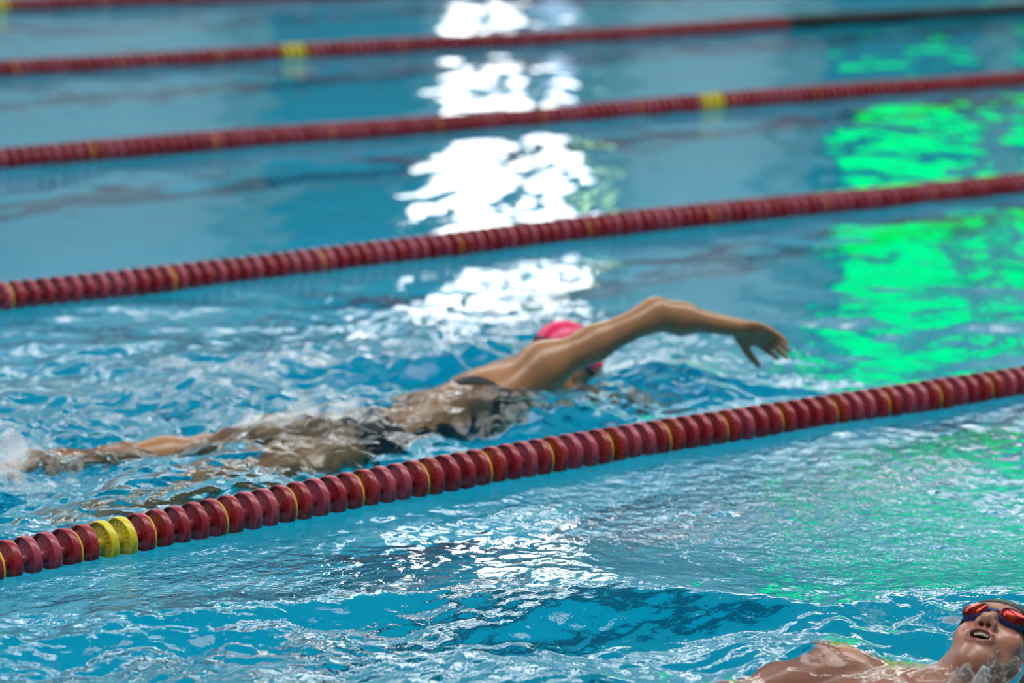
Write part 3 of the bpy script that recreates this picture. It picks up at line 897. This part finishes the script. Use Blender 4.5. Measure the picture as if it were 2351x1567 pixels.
# ---- freestyle swimmer in the middle lane
def freestyle():
    X = graded_axis(2.80, 5.55, [(4.15, 5.2, 0.0042)], 0.0075)
    Y = graded_axis(4.90, 5.85, [(5.0, 5.5, 0.0042)], 0.0075)
    Z = graded_axis(-0.46, 0.34, [(-0.08, 0.30, 0.0042)], 0.0075)
    F = Field(X, Y, Z)
    hc = np.array((4.622, 5.42, 0.028)); M = frame((0.80, -0.10, -0.58), (0.58, 0.12, 0.80))
    roll = 0.62
    wd = np.array((0, -math.cos(roll), math.sin(roll)))          # the body's right, raised
    up = np.array((0, math.sin(roll), math.cos(roll)))           # out of the back
    pel = np.array((3.91, 5.37, -0.142)); wai = np.array((4.08, 5.36, -0.128)); che = np.array((4.30, 5.365, -0.045)); sho = np.array((4.41, 5.37, 0.000))
    F.flatcap(pel, wai, 0.150, 0.122, wd * 0.8 + np.array((0, -0.2, -0.05)), 0.68, 0.66, 0.04)
    F.flatcap(wai, che, 0.122, 0.152, wd, 0.66, 0.70, 0.04)
    F.flatcap(che, sho, 0.152, 0.140, wd, 0.70, 0.52, 0.04)
    for s in (-1, 1):
        F.ellipsoid(pel + np.array((-0.03, 0, 0)) + wd * 0.065 * s + up * 0.035, (0.085, 0.075, 0.07), None, 0.04)     # buttocks
    shR = np.array((4.395, 5.232, 0.098)); elR = np.array((4.655, 5.115, 0.226)); wrR = np.array((4.900, 5.070, 0.175))
    shL = np.array((4.47, 5.50, -0.085)); elL = np.array((4.72, 5.53, -0.23)); wrL = np.array((4.95, 5.50, -0.32))
    F.capsule(sho + wd * 0.05, shR, 0.062, 0.062, 0.05); F.capsule(sho - wd * 0.05, shL, 0.062, 0.058, 0.05)
    F.ellipsoid(che + wd * 0.085 + up * 0.052 + np.array((0.02, 0, 0)), (0.085, 0.05, 0.03), frame(up, (1, 0, 0.1))[:, [2, 0, 1]], 0.04)   # shoulder blade
    F.capsule(np.array((4.26, 5.26, 0.00)), shR - np.array((0.02, 0, 0.01)), 0.05, 0.045, 0.05)     # back muscle to the arm
    arm_parts(F, shR, elR, wrR, 0.93); arm_parts(F, shL, elL, wrL, 0.93)
    hand_parts(F, wrR, (0.84, -0.18, -0.34), (-0.10, -0.72, -0.62), 1, 1.0, curl=0.40, spread=0.09, thumb_open=0.42)
    hand_parts(F, wrL, (1, -0.05, -0.15), (0, 0, -1), -1, 0.97, curl=0.15)
    F.capsule(sho + np.array((-0.01, 0.01, 0.0)), hc - M[:, 2] * 0.055 - M[:, 1] * 0.012, 0.068, 0.056, 0.05)
    head_parts(F, hc, M, mouth=False)
    leg_parts(F, pel + wd * 0.080 + np.array((-0.06, 0.01, -0.06)), (3.55, 5.32, -0.215), (3.21, 5.33, -0.345), (3.05, 5.33, -0.385), 0.95)
    leg_parts(F, pel - wd * 0.085 + np.array((-0.06, 0, 0.045)), (3.54, 5.42, -0.055), (3.16, 5.475, -0.048), (3.00, 5.49, -0.075), 0.95)
    v, f = F.mesh()
    body = skin_object('person', v, f, (0.36, 0.175, 0.08), hc, M, (0.42, 0.13, 0.10), None)
    tag(body, 'person swimming freestyle in a pink cap, one bent arm lifted over the water', 'person')
    def capreg(P):
        q = (P - hc) @ M
        return np.maximum(-(q[..., 2] - 0.008 - 0.58 * q[..., 1] + 0.004), -(q[..., 2] + 0.045))
    cover(F, lambda P: capreg(P), 0.0035, hc - 0.16, hc + 0.16, 'swim_cap', M_PINK, body)['label'] = 'pink swim cap'
    goggles(F, hc, M, body, M_BLACKRUB, M_WHITERUB, M_BLACKRUB, label='dark goggle strap')
    # suit: seat and front panel, a strap across the middle of the back, shoulder straps
    def suit(P):
        x = P[..., 0]; b = (P - che) @ up; wl = (P - che) @ wd
        seat = np.maximum(x - 3.97 - 0.0 * b, 3.86 - 0.25 * np.abs(wl) - x)
        front = np.maximum(np.maximum(b + 0.080, x - 4.20), 3.86 - x)
        xc = 4.180 + 0.33 * (wl + 0.02); band = np.abs(x - xc) - 0.010
        sideb = np.maximum(np.abs(wl + 0.0) - 0.30, 0) * 0
        return np.minimum(np.minimum(seat, front), np.maximum(band, np.abs(wl) - 0.2))
    cover(F, suit, 0.004, np.array((3.75, 5.0, -0.3)), np.array((4.38, 5.7, 0.2)), 'swimsuit', M_SUIT, body)['label'] = 'black open-back swimsuit'
    return body
freestyle()

# ---- backstroke swimmer in the near lane, head towards the right edge
def backstroke():
    hc = np.array((3.8604, 3.2709, 0.0155))
    M = np.stack([np.array((0.398, -0.917, -0.013)), np.array((-0.269, -0.131, 0.954)), np.array((0.877, 0.376, 0.299))], 1)
    q_, r_ = np.linalg.qr(M); M = q_ * np.sign(np.diag(r_))
    X = graded_axis(2.0, 4.15, [(3.30, 3.70, 0.0045), (3.74, 4.0, 0.0021)], 0.010)
    Y = graded_axis(2.80, 3.66, [(3.13, 3.42, 0.0021)], 0.006)
    Z = graded_axis(-0.36, 0.18, [(-0.06, 0.14, 0.0021)], 0.008)
    F = Field(X, Y, Z)
    wd = nrm(np.array((0.10, 0.97, 0.14)))        # towards the far shoulder
    nb = np.array((3.70, 3.26, -0.075)); che = np.array((3.53, 3.245, -0.128)); wai = np.array((3.30, 3.225, -0.135)); pel = np.array((3.12, 3.21, -0.15))
    F.flatcap(pel, wai, 0.150, 0.130, wd, 0.66, 0.66, 0.04)
    F.flatcap(wai, che, 0.130, 0.165, wd, 0.66, 0.62, 0.04)
    F.flatcap(che, nb - np.array((0.03, 0, 0)), 0.165, 0.15, wd, 0.62, 0.42, 0.04)
    shR = np.array((3.640, 3.452, -0.036)); elR = np.array((3.365, 3.475, -0.062)); wrR = np.array((3.13, 3.42, -0.10))
    shL = np.array((3.60, 3.055, -0.115)); elL = np.array((3.34, 3.00, -0.17)); wrL = np.array((3.10, 3.02, -0.19))
    F.capsule(nb + wd * 0.05, shR, 0.05, 0.056, 0.05); F.capsule(nb - wd * 0.05, shL, 0.05, 0.058, 0.05)
    F.ellipsoid(che + np.array((0.06, 0.09, 0.075)), (0.085, 0.075, 0.03), None, 0.05)
    F.ellipsoid(che + np.array((0.05, -0.08, 0.05)), (0.085, 0.075, 0.03), None, 0.05)
    F.capsule(nb + np.array((0.01, 0.02, 0.035)), shR + np.array((0.0, -0.02, 0.035)), 0.012, 0.012, 0.03)    # collar bone
    arm_parts(F, shR, elR, wrR, 1.05); arm_parts(F, shL, elL, wrL, 1.05)
    hand_parts(F, wrR, (-1, -0.1, -0.1), (0, -1, 0), 1, 1.0, curl=0.2); hand_parts(F, wrL, (-1, 0.1, -0.05), (0, 1, 0), -1, 1.0, curl=0.2)
    F.capsule(nb, hc - M[:, 2] * 0.05 - M[:, 1] * 0.014, 0.060, 0.056, 0.05)
    head_parts(F, hc, M, mouth=True)
    leg_parts(F, pel + wd * 0.085, (2.68, 3.28, -0.16), (2.28, 3.29, -0.22), (2.12, 3.29, -0.20), 1.0)
    leg_parts(F, pel - wd * 0.085, (2.68, 3.13, -0.19), (2.28, 3.12, -0.24), (2.12, 3.12, -0.20), 1.0)
    v, f = F.mesh()
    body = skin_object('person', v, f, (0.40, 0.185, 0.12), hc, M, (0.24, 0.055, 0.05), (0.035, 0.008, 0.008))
    tag(body, 'person on their back with black cap, red goggles and open mouth, at the lower right', 'person')
    def capreg(P):
        q = (P - hc) @ M
        return np.maximum(-(q[..., 2] + 0.012 - 0.60 * q[..., 1]), -(q[..., 2] + 0.05))
    cover(F, capreg, 0.0035, hc - 0.16, hc + 0.16, 'swim_cap', M_BLACKCAP, body)['label'] = 'black swim cap'
    goggles(F, hc, M, body, M_BLACKRUB, M_BLUERUB, M_LENS, label='black goggle strap')
    # upper teeth
    bm = bmesh.new(); W = lambda *p: hc + M @ np.array(p)
    for i in range(6):
        x = (i - 2.5) * 0.0046; w2 = 0.0021; yb = 0.0940 - 16 * x * x
        vs = [bm.verts.new(W(x + sx * w2 * (0.85 if sz < 0 else 1), yb + sy * 0.002, -0.0620 + sz * 0.0042)) for sx in (-1, 1) for sy in (-1, 1) for sz in (-1, 1)]
        for q in ((0, 1, 3, 2), (4, 6, 7, 5), (0, 4, 5, 1), (2, 3, 7, 6), (0, 2, 6, 4), (1, 5, 7, 3)): bm.faces.new([vs[i2] for i2 in q])
    bmesh.ops.bevel(bm, geom=list(bm.edges), offset=0.0007, segments=2, affect='EDGES')
    link('teeth', bm_mesh('teeth', bm, True), M_TEETH, body)['label'] = 'white upper teeth'
    return body
backstroke()

# ------------------------------------------------------------------ flying drops and drips
def drops(name, label, spots, seed):
    rnd = random.Random(seed); bm = bmesh.new()
    for (c, spread, n, r0, r1, tall) in spots:
        for _ in range(n):
            p = Vector(c) + Vector([rnd.gauss(0, s_) for s_ in spread]); r = rnd.uniform(r0, r1)
            if p.z < 0.015: p.z = 0.02 + abs(rnd.gauss(0, 0.012))
            mt = Matrix.Translation(p) @ Matrix.Rotation(rnd.uniform(-0.5, 0.5), 4, 'Y') @ Matrix.Diagonal((r, r, r * rnd.uniform(1, tall), 1))
            bmesh.ops.create_icosphere(bm, subdivisions=2, radius=1.0, matrix=mt)
    o = link(name, bm_mesh(name, bm, True), M_DROP)
    tag(o, label, 'water drops', kind='stuff')
drops('water_drops', 'clear drops dripping from the raised hand of the freestyle swimmer',
      [((4.99, 5.02, 0.06), (0.02, 0.01, 0.03), 14, 0.0012, 0.003, 3.0), ((5.07, 5.02, 0.05), (0.02, 0.01, 0.03), 16, 0.0012, 0.003, 3.0), ((4.80, 5.08, 0.12), (0.06, 0.01, 0.03), 8, 0.001, 0.0022, 2.0)], 5)
drops('water_drops', 'clear drops thrown up beside the hips and feet of the freestyle swimmer',
      [((3.80, 5.33, 0.03), (0.10, 0.06, 0.02), 60, 0.0015, 0.004, 1.6), ((3.02, 5.45, 0.03), (0.08, 0.1, 0.03), 60, 0.0015, 0.005, 1.6), ((4.40, 5.17, 0.03), (0.12, 0.03, 0.015), 40, 0.0012, 0.003, 1.5), ((4.86, 5.3, 0.05), (0.08, 0.06, 0.02), 30, 0.0012, 0.003, 1.5)], 6)
drops('water_drops', 'clear drops and splash beside the neck of the person on their back',
      [((3.77, 3.18, 0.05), (0.06, 0.03, 0.012), 60, 0.001, 0.0028, 1.6), ((3.86, 3.47, 0.03), (0.08, 0.03, 0.008), 30, 0.001, 0.0025, 1.4)], 7)
